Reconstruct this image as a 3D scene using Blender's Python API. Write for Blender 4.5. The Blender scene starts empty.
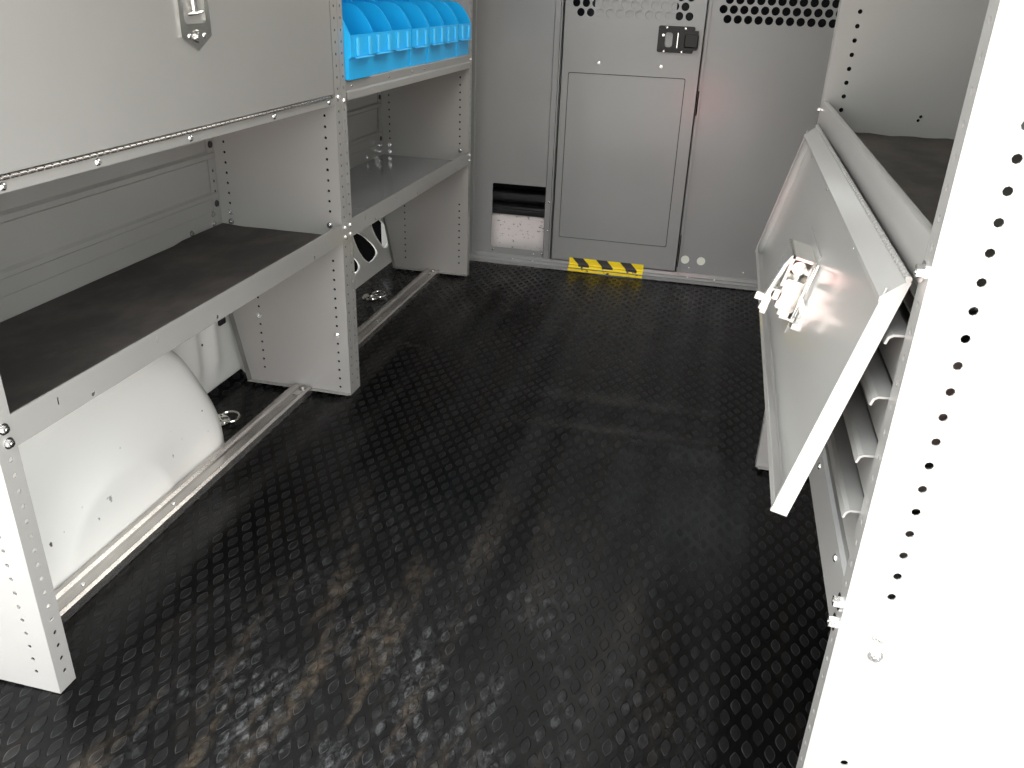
import bpy, bmesh, math, random
from mathutils import Vector, Matrix
from mathutils.geometry import delaunay_2d_cdt
random.seed(7)
PI = math.pi
COL = bpy.context.scene.collection
SC = bpy.context.scene

# ---------------------------------------------------------------- materials
def mat(name, base, rough=.5, metal=0., spec=.5, coat=0., nz=0., nscale=8., bump=0., bscale=60., rvar=0., trans=0.):
    m = bpy.data.materials.new(name); m.use_nodes = True
    nt = m.node_tree; N = nt.nodes; L = nt.links
    b = N['Principled BSDF']
    b.inputs['Base Color'].default_value = (*base, 1)
    b.inputs['Roughness'].default_value = rough
    b.inputs['Metallic'].default_value = metal
    b.inputs['Specular IOR Level'].default_value = spec
    b.inputs['Coat Weight'].default_value = coat
    b.inputs['Coat Roughness'].default_value = .13
    if trans: b.inputs['Transmission Weight'].default_value = trans
    tc = N.new('ShaderNodeTexCoord')
    if nz or rvar:
        n = N.new('ShaderNodeTexNoise'); n.inputs['Scale'].default_value = nscale; n.inputs['Detail'].default_value = 6
        L.new(tc.outputs['Object'], n.inputs['Vector'])
        if nz:
            r = N.new('ShaderNodeMapRange'); r.inputs[1].default_value = .3; r.inputs[2].default_value = .7
            r.inputs[3].default_value = 1 - nz; r.inputs[4].default_value = 1 + nz
            L.new(n.outputs['Fac'], r.inputs[0])
            v = N.new('ShaderNodeVectorMath'); v.operation = 'SCALE'; v.inputs[0].default_value = base
            L.new(r.outputs[0], v.inputs['Scale']); L.new(v.outputs[0], b.inputs['Base Color'])
        if rvar:
            r = N.new('ShaderNodeMapRange'); r.inputs[1].default_value = .3; r.inputs[2].default_value = .7
            r.inputs[3].default_value = max(.02, rough - rvar); r.inputs[4].default_value = rough + rvar
            L.new(n.outputs['Fac'], r.inputs[0]); L.new(r.outputs[0], b.inputs['Roughness'])
    if bump:
        n = N.new('ShaderNodeTexNoise'); n.inputs['Scale'].default_value = bscale; n.inputs['Detail'].default_value = 3
        L.new(tc.outputs['Object'], n.inputs['Vector'])
        bp = N.new('ShaderNodeBump'); bp.inputs['Strength'].default_value = bump; bp.inputs['Distance'].default_value = .002
        L.new(n.outputs['Fac'], bp.inputs['Height']); L.new(bp.outputs[0], b.inputs['Normal'])
    return m

M = {}
M['grey'] = mat('grey_painted_steel', (.310, .303, .285), .34, spec=.5, coat=.5, nz=.05, nscale=3, bump=.05, bscale=400, rvar=.05)
M['part'] = mat('grey_partition_steel', (.25, .253, .248), .36, spec=.5, coat=.3, nz=.06, nscale=3, bump=.05, bscale=300, rvar=.06)
M['shelfmetal'] = mat('bare_shelf_steel', (.20, .205, .21), .16, spec=.6, coat=.5, nz=.12, nscale=9, rvar=.05)
M['alu'] = mat('brushed_aluminium', (.50, .475, .45), .24, metal=.9, nz=.12, nscale=14, bump=.1, bscale=120)
M['zinc'] = mat('zinc_bolt', (.85, .85, .84), .2, metal=1.)
M['steel'] = mat('polished_stainless', (.80, .79, .75), .14, metal=1., rvar=.04, nscale=20)
M['cast'] = mat('bright_latch_metal', (.86, .85, .80), .24, metal=.85)
M['black'] = mat('black_plastic', (.012, .012, .013), .35, rvar=.05)
M['blackmetal'] = mat('black_latch_steel', (.012, .012, .011), .45, spec=.3)
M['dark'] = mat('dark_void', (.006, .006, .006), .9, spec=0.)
M['blue'] = mat('blue_plastic', (.010, .47, .93), .32, spec=.5, nz=.03)
M['bluelip'] = mat('blue_plastic_lip', (.08, .60, .98), .3)
M['white'] = mat('white_van_paint', (.90, .88, .83), .25, spec=.5, coat=.4)
M['hole_disc'] = mat('pale_hole_light', (.78, .79, .70), .5)  # pale colour standing for light seen through the panel holes
M['ceil'] = mat('ceiling_liner', (.42, .42, .40), .6)
M['concrete'] = mat('concrete_ground', (.42, .41, .39), .85, nz=.15, nscale=3)
M['seat'] = mat('cab_seat_fabric', (.005, .005, .006), .9, spec=.1)
M['flangegrey'] = M['grey']

def nodes(m): return m.node_tree.nodes, m.node_tree.links, m.node_tree.nodes['Principled BSDF']
def math_n(N, L, op, a, b=None, clamp=False):
    n = N.new('ShaderNodeMath'); n.operation = op; n.use_clamp = clamp
    for i, v in enumerate((a, b)):
        if v is None: continue
        if isinstance(v, (int, float)): n.inputs[i].default_value = v
        else: L.new(v, n.inputs[i])
    return n.outputs[0]
def ramp(N, L, src, a, b, c, d):
    r = N.new('ShaderNodeMapRange'); r.interpolation_type = 'SMOOTHSTEP'
    for i, v in zip((1, 2, 3, 4), (a, b, c, d)): r.inputs[i].default_value = v
    L.new(src, r.inputs[0]); return r.outputs[0]
def noise(N, L, vec, scale, detail=4, stretch=None, rough=.5):
    if stretch:
        mp = N.new('ShaderNodeMapping'); mp.inputs['Scale'].default_value = stretch; L.new(vec, mp.inputs['Vector']); vec = mp.outputs[0]
    n = N.new('ShaderNodeTexNoise'); n.inputs['Scale'].default_value = scale; n.inputs['Detail'].default_value = detail
    n.inputs['Roughness'].default_value = rough
    L.new(vec, n.inputs['Vector']); return n.outputs['Fac']
def mixc(N, L, fac, a, b):
    m = N.new('ShaderNodeMix'); m.data_type = 'RGBA'
    if isinstance(fac, float): m.inputs[0].default_value = fac
    else: L.new(fac, m.inputs[0])
    for i, v in ((6, a), (7, b)):
        if isinstance(v, tuple): m.inputs[i].default_value = (*v, 1)
        else: L.new(v, m.inputs[i])
    return m.outputs[2]

# chips and scuffs on the white body paint
def white_marks(m):
    N, L, b = nodes(m)
    tc = N.new('ShaderNodeTexCoord').outputs['Object']
    n1 = noise(N, L, tc, 38, 2); n2 = noise(N, L, tc, 5, 2)
    k = math_n(N, L, 'MULTIPLY', ramp(N, L, n1, .70, .74, 0, 1), ramp(N, L, n2, .5, .6, 0, 1))
    L.new(mixc(N, L, k, (.90, .88, .83), (.12, .11, .10)), b.inputs['Base Color'])
white_marks(M['white'])

# the ribbed rubber mat: almond lugs in a staggered lattice, dust and scuffs
def rubber_mat():
    m = bpy.data.materials.new('black_rubber_mat'); m.use_nodes = True
    N, L, b = nodes(m)
    tc = N.new('ShaderNodeTexCoord').outputs['Object']
    sp = N.new('ShaderNodeSeparateXYZ'); L.new(tc, sp.inputs[0])
    wn = noise(N, L, tc, 2.5, 1)
    x = math_n(N, L, 'ADD', sp.outputs[0], math_n(N, L, 'MULTIPLY', wn, .012))
    y = sp.outputs[1]
    PX, PY_ = .0326, .052
    def lens(off):
        u = math_n(N, L, 'FRACT', math_n(N, L, 'ADD', math_n(N, L, 'DIVIDE', x, PX), off + 50))
        v = math_n(N, L, 'FRACT', math_n(N, L, 'ADD', math_n(N, L, 'DIVIDE', y, PY_), off + 50))
        du = math_n(N, L, 'MULTIPLY', math_n(N, L, 'SUBTRACT', u, .5), PX)
        dv = math_n(N, L, 'MULTIPLY', math_n(N, L, 'SUBTRACT', v, .5), PY_)
        au = math_n(N, L, 'DIVIDE', math_n(N, L, 'ABSOLUTE', du), .0080)
        av = math_n(N, L, 'POWER', math_n(N, L, 'DIVIDE', math_n(N, L, 'ABSOLUTE', dv), .0168), 1.9)
        return math_n(N, L, 'SUBTRACT', 1, math_n(N, L, 'ADD', au, av))
    f = math_n(N, L, 'MAXIMUM', lens(0), lens(.5))
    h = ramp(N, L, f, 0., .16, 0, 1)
    edge = math_n(N, L, 'MULTIPLY', ramp(N, L, f, 0, .08, 0, 1), ramp(N, L, f, .10, .26, 1, 0))
    tip = math_n(N, L, 'MULTIPLY', edge, ramp(N, L, noise(N, L, tc, 33, 3), .45, .62, 0, 1))
    fine = noise(N, L, tc, 220, 3)
    hh = math_n(N, L, 'ADD', h, math_n(N, L, 'MULTIPLY', fine, .10))
    bp = N.new('ShaderNodeBump'); bp.inputs['Strength'].default_value = 1; bp.inputs['Distance'].default_value = .0045
    L.new(hh, bp.inputs['Height']); L.new(bp.outputs[0], b.inputs['Normal'])
    # wear: greyish scuffing and brown dust, strongest near the rear door where people step in
    near = ramp(N, L, y, .75, 1.6, 1, .10)
    mid = math_n(N, L, 'MULTIPLY', ramp(N, L, sp.outputs[0], .02, .35, .15, 1), ramp(N, L, sp.outputs[0], .65, .95, 1, .10))
    wear = math_n(N, L, 'MULTIPLY', near, mid)
    s1 = ramp(N, L, noise(N, L, tc, 75, 7, (1, .6, 1), .75), .46, .66, 0, 1)
    s2 = ramp(N, L, noise(N, L, tc, 11, 4, (1, .5, 1)), .40, .66, 0, 1)
    scuff = math_n(N, L, 'MULTIPLY', math_n(N, L, 'MULTIPLY', s1, s2), wear)
    scuff = math_n(N, L, 'MULTIPLY', scuff, ramp(N, L, f, -.1, .15, .40, 1))
    d1 = ramp(N, L, noise(N, L, tc, 11, 4, (1.5, .22, 1), .6), .50, .66, 0, 1)
    d2 = ramp(N, L, noise(N, L, tc, 60, 6, (1, .7, 1), .75), .42, .66, .1, 1)
    dust = math_n(N, L, 'MULTIPLY', math_n(N, L, 'MULTIPLY', d1, d2), wear)
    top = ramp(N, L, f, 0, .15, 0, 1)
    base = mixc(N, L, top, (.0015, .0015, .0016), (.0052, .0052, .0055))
    base = mixc(N, L, math_n(N, L, 'MULTIPLY', wear, .45), base, (.0085, .0083, .0079))
    c = mixc(N, L, math_n(N, L, 'MULTIPLY', scuff, .55), base, (.14, .14, .14))
    c = mixc(N, L, math_n(N, L, 'MULTIPLY', dust, .60), c, (.105, .080, .054))
    c = mixc(N, L, math_n(N, L, 'MULTIPLY', tip, .26), c, (.20, .20, .20))  # lug-edge glints put into the colour along with rim wear
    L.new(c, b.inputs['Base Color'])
    r = math_n(N, L, 'ADD', math_n(N, L, 'ADD', .22, math_n(N, L, 'MULTIPLY', top, .08)), math_n(N, L, 'MULTIPLY', wear, .30))
    L.new(r, b.inputs['Roughness']); b.inputs['Specular IOR Level'].default_value = .15
    return m
M['mat'] = rubber_mat()

def liner_mat():
    m = bpy.data.materials.new('dusty_rubber_liner'); m.use_nodes = True
    N, L, b = nodes(m); tc = N.new('ShaderNodeTexCoord').outputs['Object']
    a = ramp(N, L, noise(N, L, tc, 6, 5, (1, .6, 1), .65), .38, .66, 0, 1)
    s = ramp(N, L, noise(N, L, tc, 40, 6, (1, .3, 1), .7), .58, .72, 0, 1)
    c = mixc(N, L, math_n(N, L, 'MULTIPLY', a, .6), (.075, .068, .062), (.21, .187, .166))
    c = mixc(N, L, math_n(N, L, 'MULTIPLY', s, .35), c, (.20, .17, .15))
    L.new(c, b.inputs['Base Color']); b.inputs['Roughness'].default_value = .55
    bp = N.new('ShaderNodeBump'); bp.inputs['Strength'].default_value = .3; bp.inputs['Distance'].default_value = .002
    L.new(noise(N, L, tc, 30, 4), bp.inputs['Height']); L.new(bp.outputs[0], b.inputs['Normal'])
    return m
M['liner'] = liner_mat()

def tape_mat():
    m = bpy.data.materials.new('yellow_black_stripes'); m.use_nodes = True
    N, L, b = nodes(m); tc = N.new('ShaderNodeTexCoord').outputs['Object']
    sp = N.new('ShaderNodeSeparateXYZ'); L.new(tc, sp.inputs[0])
    u = math_n(N, L, 'ADD', sp.outputs[0], math_n(N, L, 'MULTIPLY', sp.outputs[2], .9))
    fr = math_n(N, L, 'FRACT', math_n(N, L, 'ADD', math_n(N, L, 'DIVIDE', u, .092), 10.07))
    k = math_n(N, L, 'LESS_THAN', fr, .46)
    low = math_n(N, L, 'LESS_THAN', sp.outputs[2], .0055)
    wornn = math_n(N, L, 'GREATER_THAN', noise(N, L, tc, 60, 3), .42)
    k = math_n(N, L, 'MULTIPLY', k, math_n(N, L, 'SUBTRACT', 1, math_n(N, L, 'MULTIPLY', low, wornn)))
    L.new(mixc(N, L, k, (.95, .72, .0), (.02, .018, .015)), b.inputs['Base Color']); b.inputs['Roughness'].default_value = .45
    return m
M['tape'] = tape_mat()

def print_mat():
    m = bpy.data.materials.new('white_steel_with_smudged_print'); m.use_nodes = True
    N, L, b = nodes(m); tc = N.new('ShaderNodeTexCoord').outputs['Object']
    k = ramp(N, L, noise(N, L, tc, 60, 4, (1, 1, 1.6), .7), .60, .66, 0, 1)
    L.new(mixc(N, L, k, (.88, .81, .78), (.25, .25, .27)), b.inputs['Base Color']); b.inputs['Roughness'].default_value = .4
    return m
M['whitebox'] = print_mat()

# ---------------------------------------------------------------- mesh helpers
def woff(p):
    v = Vector((0, 0, 0))
    while p is not None: v += p.location; p = p.parent
    return v
def obj(name, bm, m, parent=None, smooth=False, loc=None):
    """bm is in world coordinates; the object keeps its own origin"""
    if parent is not None: bmesh.ops.translate(bm, verts=bm.verts, vec=-woff(parent))
    elif loc is not None: bmesh.ops.translate(bm, verts=bm.verts, vec=-Vector(loc))
    bmesh.ops.recalc_face_normals(bm, faces=bm.faces)
    me = bpy.data.meshes.new(name); bm.to_mesh(me); bm.free()
    me.materials.append(m)
    if smooth:
        for p in me.polygons: p.use_smooth = True
        me.set_sharp_from_angle(angle=math.radians(38))
    o = bpy.data.objects.new(name, me); COL.objects.link(o)
    if parent is not None: o.parent = parent
    elif loc is not None: o.location = loc
    return o
def struct(name, bm, m, parent=None, smooth=False, loc=(0, 0, 0)):
    o = obj(name, bm, m, parent, smooth, None if parent else loc)
    if parent is None: o['kind'] = 'structure'
    return o
def tag(o, label, cat, group=None):
    o['label'] = label; o['category'] = cat
    if group: o['group'] = group
    return o
def thing(name, label, cat, loc, group=None):
    o = bpy.data.objects.new(name, None); o.empty_display_size = .05; COL.objects.link(o); o.location = loc
    return tag(o, label, cat, group)

def box(bm, x0, x1, y0, y1, z0, z1, bev=0., seg=2):
    v = [bm.verts.new((x, y, z)) for x in (x0, x1) for y in (y0, y1) for z in (z0, z1)]
    fs = [bm.faces.new([v[i] for i in q]) for q in ((0, 1, 3, 2), (4, 6, 7, 5), (0, 4, 5, 1), (2, 3, 7, 6), (0, 2, 6, 4), (1, 5, 7, 3))]
    if bev:
        es = list({e for f in fs for e in f.edges})
        bmesh.ops.bevel(bm, geom=es, offset=bev, segments=seg, affect='EDGES', profile=.5)
def cyl(bm, c, ax, r, h, seg=14, r2=None):
    ax = Vector(ax).normalized(); q = ax.to_track_quat('Z', 'Y').to_matrix().to_4x4()
    mt = Matrix.Translation(Vector(c) + ax * h / 2) @ q
    bmesh.ops.create_cone(bm, cap_ends=True, segments=seg, radius1=r, radius2=r if r2 is None else r2, depth=h, matrix=mt)
def circ(cx, cy, r, n=10, ph=0.): return [(cx + r * math.cos(ph + 2 * PI * i / n), cy + r * math.sin(ph + 2 * PI * i / n)) for i in range(n)]
def rrect(x0, x1, y0, y1, r, n=4):
    out = []
    for cx, cy, a in ((x1 - r, y0 + r, -PI / 2), (x1 - r, y1 - r, 0), (x0 + r, y1 - r, PI / 2), (x0 + r, y0 + r, PI)):
        for i in range(n + 1): t = a + PI / 2 * i / n; out.append((cx + r * math.cos(t), cy + r * math.sin(t)))
    return out
def inpoly(p, poly):
    x, y = p; c = False; j = len(poly) - 1
    for i in range(len(poly)):
        xi, yi = poly[i]; xj, yj = poly[j]
        if (yi > y) != (yj > y) and x < (xj - xi) * (y - yi) / (yj - yi) + xi: c = not c
        j = i
    return c
def plate(bm, outline, holes, O, U, V, t):
    """flat sheet with real cut-outs; O + u U + v V, thickness t along U x V"""
    O, U, V = Vector(O), Vector(U), Vector(V); W = U.cross(V).normalized() * t
    pts = []; edges = []
    for lp in [outline] + list(holes):
        s = len(pts); pts += [Vector(p) for p in lp]; n = len(lp)
        edges += [(s + i, s + (i + 1) % n) for i in range(n)]
    r = delaunay_2d_cdt(pts, edges, [], 1, 1e-6)
    vs, fs = r[0], r[2]
    tris = []
    for f in fs:
        cx = sum(vs[i][0] for i in f) / len(f); cy = sum(vs[i][1] for i in f) / len(f)
        if not inpoly((cx, cy), outline): continue
        if any(inpoly((cx, cy), h) for h in holes): continue
        tris.append(f)
    A = [bm.verts.new(O + U * p[0] + V * p[1]) for p in vs]
    B = [bm.verts.new(O + U * p[0] + V * p[1] + W) for p in vs]
    cnt = {}
    for f in tris:
        bm.faces.new([A[i] for i in f][::-1]); bm.faces.new([B[i] for i in f])
        for i in range(len(f)):
            e = (f[i], f[(i + 1) % len(f)]); cnt[e] = 1
    for (a, b) in cnt:
        if (b, a) not in cnt: bm.faces.new((A[a], A[b], B[b], B[a]))
    bmesh.ops.delete(bm, geom=[v for v in A + B if not v.link_faces], context='VERTS')
def fold(bm, prof, y0, y1, t, axis='y'):
    """folded sheet metal: open (x,z) profile of thickness t swept along y (or (y,z) along x)"""
    n = len(prof); nor = []
    for i in range(n - 1):
        d = Vector((prof[i + 1][0] - prof[i][0], prof[i + 1][1] - prof[i][1])).normalized(); nor.append(Vector((-d.y, d.x)))
    off = []
    for i in range(n):
        if i == 0: k = nor[0]
        elif i == n - 1: k = nor[-1]
        else:
            k = (nor[i - 1] + nor[i]); k = k / max(.25, k.length_squared / 2)
        off.append((prof[i][0] + k.x * t, prof[i][1] + k.y * t))
    poly = list(prof) + off[::-1]
    P = (lambda a, s, b: (a, s, b)) if axis == 'y' else (lambda a, s, b: (s, a, b))
    A = [bm.verts.new(P(p[0], y0, p[1])) for p in poly]; B = [bm.verts.new(P(p[0], y1, p[1])) for p in poly]
    m = len(poly)
    for i in range(m): j = (i + 1) % m; bm.faces.new((A[i], A[j], B[j], B[i]))
    for i in range(n - 1):
        q = (i, i + 1, m - 2 - i, m - 1 - i)
        bm.faces.new([A[k] for k in q]); bm.faces.new([B[k] for k in q][::-1])
def tube(bm, pts, r, seg=10, closed=False):
    pts = [Vector(p) for p in pts]; n = len(pts); rings = []
    for i, p in enumerate(pts):
        a = pts[(i - 1) % n] if closed or i > 0 else p; b = pts[(i + 1) % n] if closed or i < n - 1 else p
        d = (b - a).normalized(); q = d.to_track_quat('Z', 'Y')
        if rings and False: pass
        rings.append([bm.verts.new(p + q @ Vector((r * math.cos(2 * PI * k / seg), r * math.sin(2 * PI * k / seg), 0))) for k in range(seg)])
    for i in range(n if closed else n - 1):
        A, B = rings[i], rings[(i + 1) % n]
        # align rings
        best = min(range(seg), key=lambda s: (A[0].co - B[s].co).length)
        for k in range(seg): bm.faces.new((A[k], A[(k + 1) % seg], B[(k + 1 + best) % seg], B[(k + best) % seg]))
    if not closed: bm.faces.new(rings[0][::-1]); bm.faces.new(rings[-1])

def NB(): return bmesh.new()
# a bolt: washer-flanged hex head, shared mesh
def bolt_bm(r=.0065, h=.005):
    b = NB(); cyl(b, (0, 0, 0), (0, 0, 1), r * 1.25, .0014, 16); cyl(b, (0, 0, .0012), (0, 0, 1), r * .85, h, 6, r * .8)
    cyl(b, (0, 0, h + .001), (0, 0, 1), r * .5, .001, 10, r * .3); return b
_bm = bolt_bm(); BOLT = bpy.data.meshes.new('bolt'); _bm.to_mesh(BOLT); _bm.free(); BOLT.materials.append(M['zinc'])
_bm = NB(); cyl(_bm, (0, 0, 0), (0, 0, 1), .0048, .0014, 12, .0040); cyl(_bm, (0, 0, .0012), (0, 0, 1), .0038, .0012, 12, .002)
RIVET = bpy.data.meshes.new('rivet'); _bm.to_mesh(RIVET); _bm.free(); RIVET.materials.append(M['zinc'])
def bolt(p, ax, parent, mesh=None, name='bolt', s=1.):
    o = bpy.data.objects.new(name, mesh or BOLT); COL.objects.link(o); o.parent = parent
    o.location = Vector(p) - woff(parent); o.rotation_euler = Vector(ax).to_track_quat('Z', 'Y').to_euler(); o.scale = (s, s, s)
    return o

# ---------------------------------------------------------------- measures (metres)
P1 = .0244                       # hole pitch of the end panels
Y1, Y2, Y3 = .7903, 1.8571, 2.9139
XR, YRN, YRF = 1.0311, .7443, 1.7625
YP = 3.125                       # partition face
H = 1.50                         # ceiling
XB = -.3225                      # back of the left shelving
WL = -.335                       # inner skin of the left body side
WR = 1.385

# ---------------------------------------------------------------- setting
# floor: rubber mat lying over the ribs of the van floor
bm = NB(); nx, ny = 150, 230; x0, x1, y0, y1 = WL, WR, .15, 3.165
def fz(x, y):
    rib = .0026 * math.sin(2 * PI * (x + .02) / .118) * min(1, max(0, (y - 1.0) / .9))
    dx = x - .05; rib += .002 * math.sin(2 * PI * (x - .12 * y) / .21) * (1 - min(1, max(0, (y - 1.0) / 1.0)))
    e = max(0, 1 - ((x - .68) / .34) ** 2)
    r1 = .010 * e * math.exp(-((y - 1.80 - .05 * (x - .6)) / .045) ** 2)
    r2 = .007 * e * math.exp(-((y - 1.97) / .05) ** 2)
    e3 = math.exp(-((x - .02) / .05) ** 2) * .004 * (y < 2.2)
    left = max(0, (-.30 - x) / .035); curl = .022 * left ** 2 * (1 if 1.5 < y < 1.86 else 0)
    s = min(1, max(0, (x + .10) / .06)); s2 = min(1, max(0, (1.0 - x) / .06))
    return (rib + r1 + r2 + e3) * s * s2 * min(1, max(0, (YP - .1 - y) / .15)) + curl - .0045
vs = [[bm.verts.new((x0 + (x1 - x0) * i / nx, y0 + (y1 - y0) * j / ny, fz(x0 + (x1 - x0) * i / nx, y0 + (y1 - y0) * j / ny))) for j in range(ny + 1)] for i in range(nx + 1)]
for i in range(nx):
    for j in range(ny): bm.faces.new((vs[i][j], vs[i + 1][j], vs[i + 1][j + 1], vs[i][j + 1]))
lo = []
ring = [vs[i][0] for i in range(nx + 1)] + [vs[nx][j] for j in range(1, ny + 1)] + [vs[i][ny] for i in range(nx - 1, -1, -1)] + [vs[0][j] for j in range(ny - 1, 0, -1)]
lo = [bm.verts.new((v.co.x, v.co.y, -.03)) for v in ring]
for i in range(len(ring)): j = (i + 1) % len(ring); bm.faces.new((ring[i], ring[j], lo[j], lo[i]))
bm.faces.new(lo)
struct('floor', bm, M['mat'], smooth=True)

# left body side: white inner skin, pressed in flutes, with three openings low down beyond the middle panel
def wallpt(y, z):
    x = WL - .006
    for yc in (1.56, 1.66, 1.745): x += .012 * math.exp(-((y - yc) / .028) ** 2) * min(1, max(0, (z - .03) / .06))
    x -= .03 * max(0, z - .25)
    return x
bm = NB()
nyw, nzw = 90, 14; ya, yb, za, zb = .55, 1.90, -.01, .46
g = [[bm.verts.new((wallpt(ya + (yb - ya) * i / nyw, za + (zb - za) * j / nzw), ya + (yb - ya) * i / nyw, za + (zb - za) * j / nzw)) for j in range(nzw + 1)] for i in range(nyw + 1)]
for i in range(nyw):
    for j in range(nzw): bm.faces.new((g[i][j], g[i][j + 1], g[i + 1][j + 1], g[i + 1][j]))
def spl(pts, n=6):
    out = []; m = len(pts)
    for i in range(m):
        p0, p1, p2, p3 = [Vector(pts[(i + k) % m]) for k in (-1, 0, 1, 2)]
        for t in range(n):
            t /= n; out.append(tuple(.5 * ((2 * p1) + (p2 - p0) * t + (2 * p0 - 5 * p1 + 4 * p2 - p3) * t * t + (3 * p1 - p0 - 3 * p2 + p3) * t ** 3)))
    return out
H1 = [(2.47, .155), (2.53, .160), (2.60, .130), (2.665, .085), (2.675, .055), (2.62, .045), (2.50, .045), (2.45, .09)]
H2 = [(2.625, .200), (2.68, .185), (2.77, .135), (2.835, .085), (2.835, .060), (2.78, .050), (2.74, .065), (2.68, .115)]
H3 = [(2.79, .205), (2.85, .198), (2.91, .165), (2.955, .12), (2.96, .075), (2.92, .065), (2.87, .10), (2.82, .15)]
H0 = [(2.30, .155), (2.36, .160), (2.43, .130), (2.495, .085), (2.505, .055), (2.45, .045), (2.33, .045), (2.28, .09)]
H00 = [(a - .17, b) for a, b in H0]
holes = [spl(h) for h in (H1, H2, H3, H0, H00)]
plate(bm, [(1.90, -.01), (YP, -.01), (YP, .46), (1.90, .46)], holes, (WL - .006, 0, 0), (0, 1, 0), (0, 0, 1), -.004)
for h in holes:  # rolled rims
    tube(bm, [(WL - .004, a, b) for a, b in h], .0026, 6, closed=True)
box(bm, WL - .03, WL - .012, .60, 3.2, .46, H); box(bm, WL - .03, WL - .012, 3.2, 4.4, .46, .62)          # body side behind the shelving
box(bm, WL - .15, WL - .13, .60, 4.4, -.03, .47)        # outer skin
wl = struct('wall_left', bm, M['white'], smooth=True)
bm = NB(); box(bm, WL - .004, WL + .004, 1.778, 1.806, .170, .215, .002); obj('clip', bm, M['black'], wl)['label'] = 'black clip in the white body side'
bm = NB(); cyl(bm, (WL - .008, 1.70, .148), (1, 0, 0), .0035, .006, 12); obj('hole_disc', bm, M['black'], wl)['label'] = 'tiny hole drawn as a black disc'  # darkness of a small hole drawn as a black disc
bm = NB(); box(bm, WL - .129, WL - .10, 1.92, YP, -.02, .45); struct('cavity_shade_sheet', bm, M['dark'])  # dark sheet standing for the shade inside the body cavity
bm = NB(); box(bm, WR + .005, WR + .03, .66, 3.2, -.03, H); box(bm, WR + .005, WR + .03, 3.2, 4.4, -.03, .62); struct('wall_right', bm, M['white'])
bm = NB()
box(bm, WL - .15, WR + .03, .40, 3.45, H, H + .03)
for k in range(7): box(bm, WL, WR, .65 + .42 * k, .70 + .42 * k, H - .02, H, .006)
struct('ceiling', bm, M['ceil'])

# partition, left fixed panel with the cut-out
bm = NB()
plate(bm, [(WL, .012), (.262, .012), (.262, H), (WL, H)], [rrect(.028, .250, .055, .305, .008)], (0, YP, 0), (1, 0, 0), (0, 0, 1), -.003)
fold(bm, [(.228, .014), (.234, .014)], 0, 0, .001) if False else None
for xs in (.236, -.070):
    prof = [(xs, YP), (xs + .004, YP - .006), (xs + .022, YP - .006), (xs + .026, YP)]
    A = [bm.verts.new((a, b, .014)) for a, b in prof]; B = [bm.verts.new((a, b, H)) for a, b in prof]
    for i in range(3): bm.faces.new((A[i], A[i + 1], B[i + 1], B[i]))
    bm.faces.new(A); bm.faces.new(B)
w = struct('wall_front_left', bm, M['part'])
for x, z in ((.036, .044), (.232, .044), (.2, .04)):
    bolt((x, YP - .003 if x < .236 else YP - .007, z - (.0)), (0, -1, 0), w, RIVET, 'rivet')
for z in (.25, .14): bolt((.252, YP - .007, z), (0, -1, 0), w, RIVET, 'rivet')
# right fixed panel
PIT = .0335
def perf(xa, n, zr, rows):
    out = []
    for r in range(rows):
        off = PIT / 2 if r % 2 else 0
        for k in range(n + (1 if r % 2 == 0 else 1)):
            out.append(circ(xa + PIT * k - off, zr + r * PIT * .88, 0.0134, 14))
    return out
bm = NB()
plate(bm, [(.766, .012), (WR, .012), (WR, H), (.766, H)], perf(.822, 11, .912, 10), (0, YP, 0), (1, 0, 0), (0, 0, 1), -.003)
box(bm, .760, .766, YP - .010, YP + .004, .012, H)
struct('wall_front_right', bm, M['part'])
wr = bpy.data.objects['wall_front_right']
for x, z in ((.783, .080), (.842, .080)):
    b = NB(); cyl(b, (x, YP - .0005, z), (0, -1, 0), .0155, .0015, 24); obj('hole_light_disc', b, M['hole_disc'], wr)['label'] = 'pale disc for a round hole with light behind it in the grey panel'  # light through two holes painted as pale discs
for x, z in ((.80, .048), (1.0, .050), (.795, .02), (.87, .022)): bolt((x, YP - .0005, z), (0, -1, 0), wr, RIVET, 'rivet')
# partition door
bm = NB()
YD = YP - .008
plate(bm, [(.270, .030), (.754, .030), (.754, H - .02), (.270, H - .02)], [rrect(.297, .708, .122, .719, .006)] + perf(.3286, 11, .9147, 10), (0, YD, 0), (1, 0, 0), (0, 0, 1), -.003)
box(bm, .270, .274, YD, YD + .018, .03, H - .02); box(bm, .750, .754, YD, YD + .018, .03, H - .02); box(bm, .270, .754, YD, YD + .018, .030, .034)
door = struct('door_1', bm, M['part'], loc=(0, 0, 0))
bm = NB(); plate(bm, rrect(.2992, .7058, .1242, .7168, .005), [], (0, YD - .0005, 0), (1, 0, 0), (0, 0, 1), -.004)
obj('inset_panel', bm, M['part'], door)
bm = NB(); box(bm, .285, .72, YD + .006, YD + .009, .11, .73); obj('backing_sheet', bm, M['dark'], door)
bm = NB(); box(bm, .376, .652, YD + .0055, YD + .0075, .88, 1.25); obj('sliding_cover', bm, M['part'], door)
for x, z in ((.404, .755), (.62, .754)): bolt((x, YD, z), (0, -1, 0), door, RIVET, 'rivet', 1.3)
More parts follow.
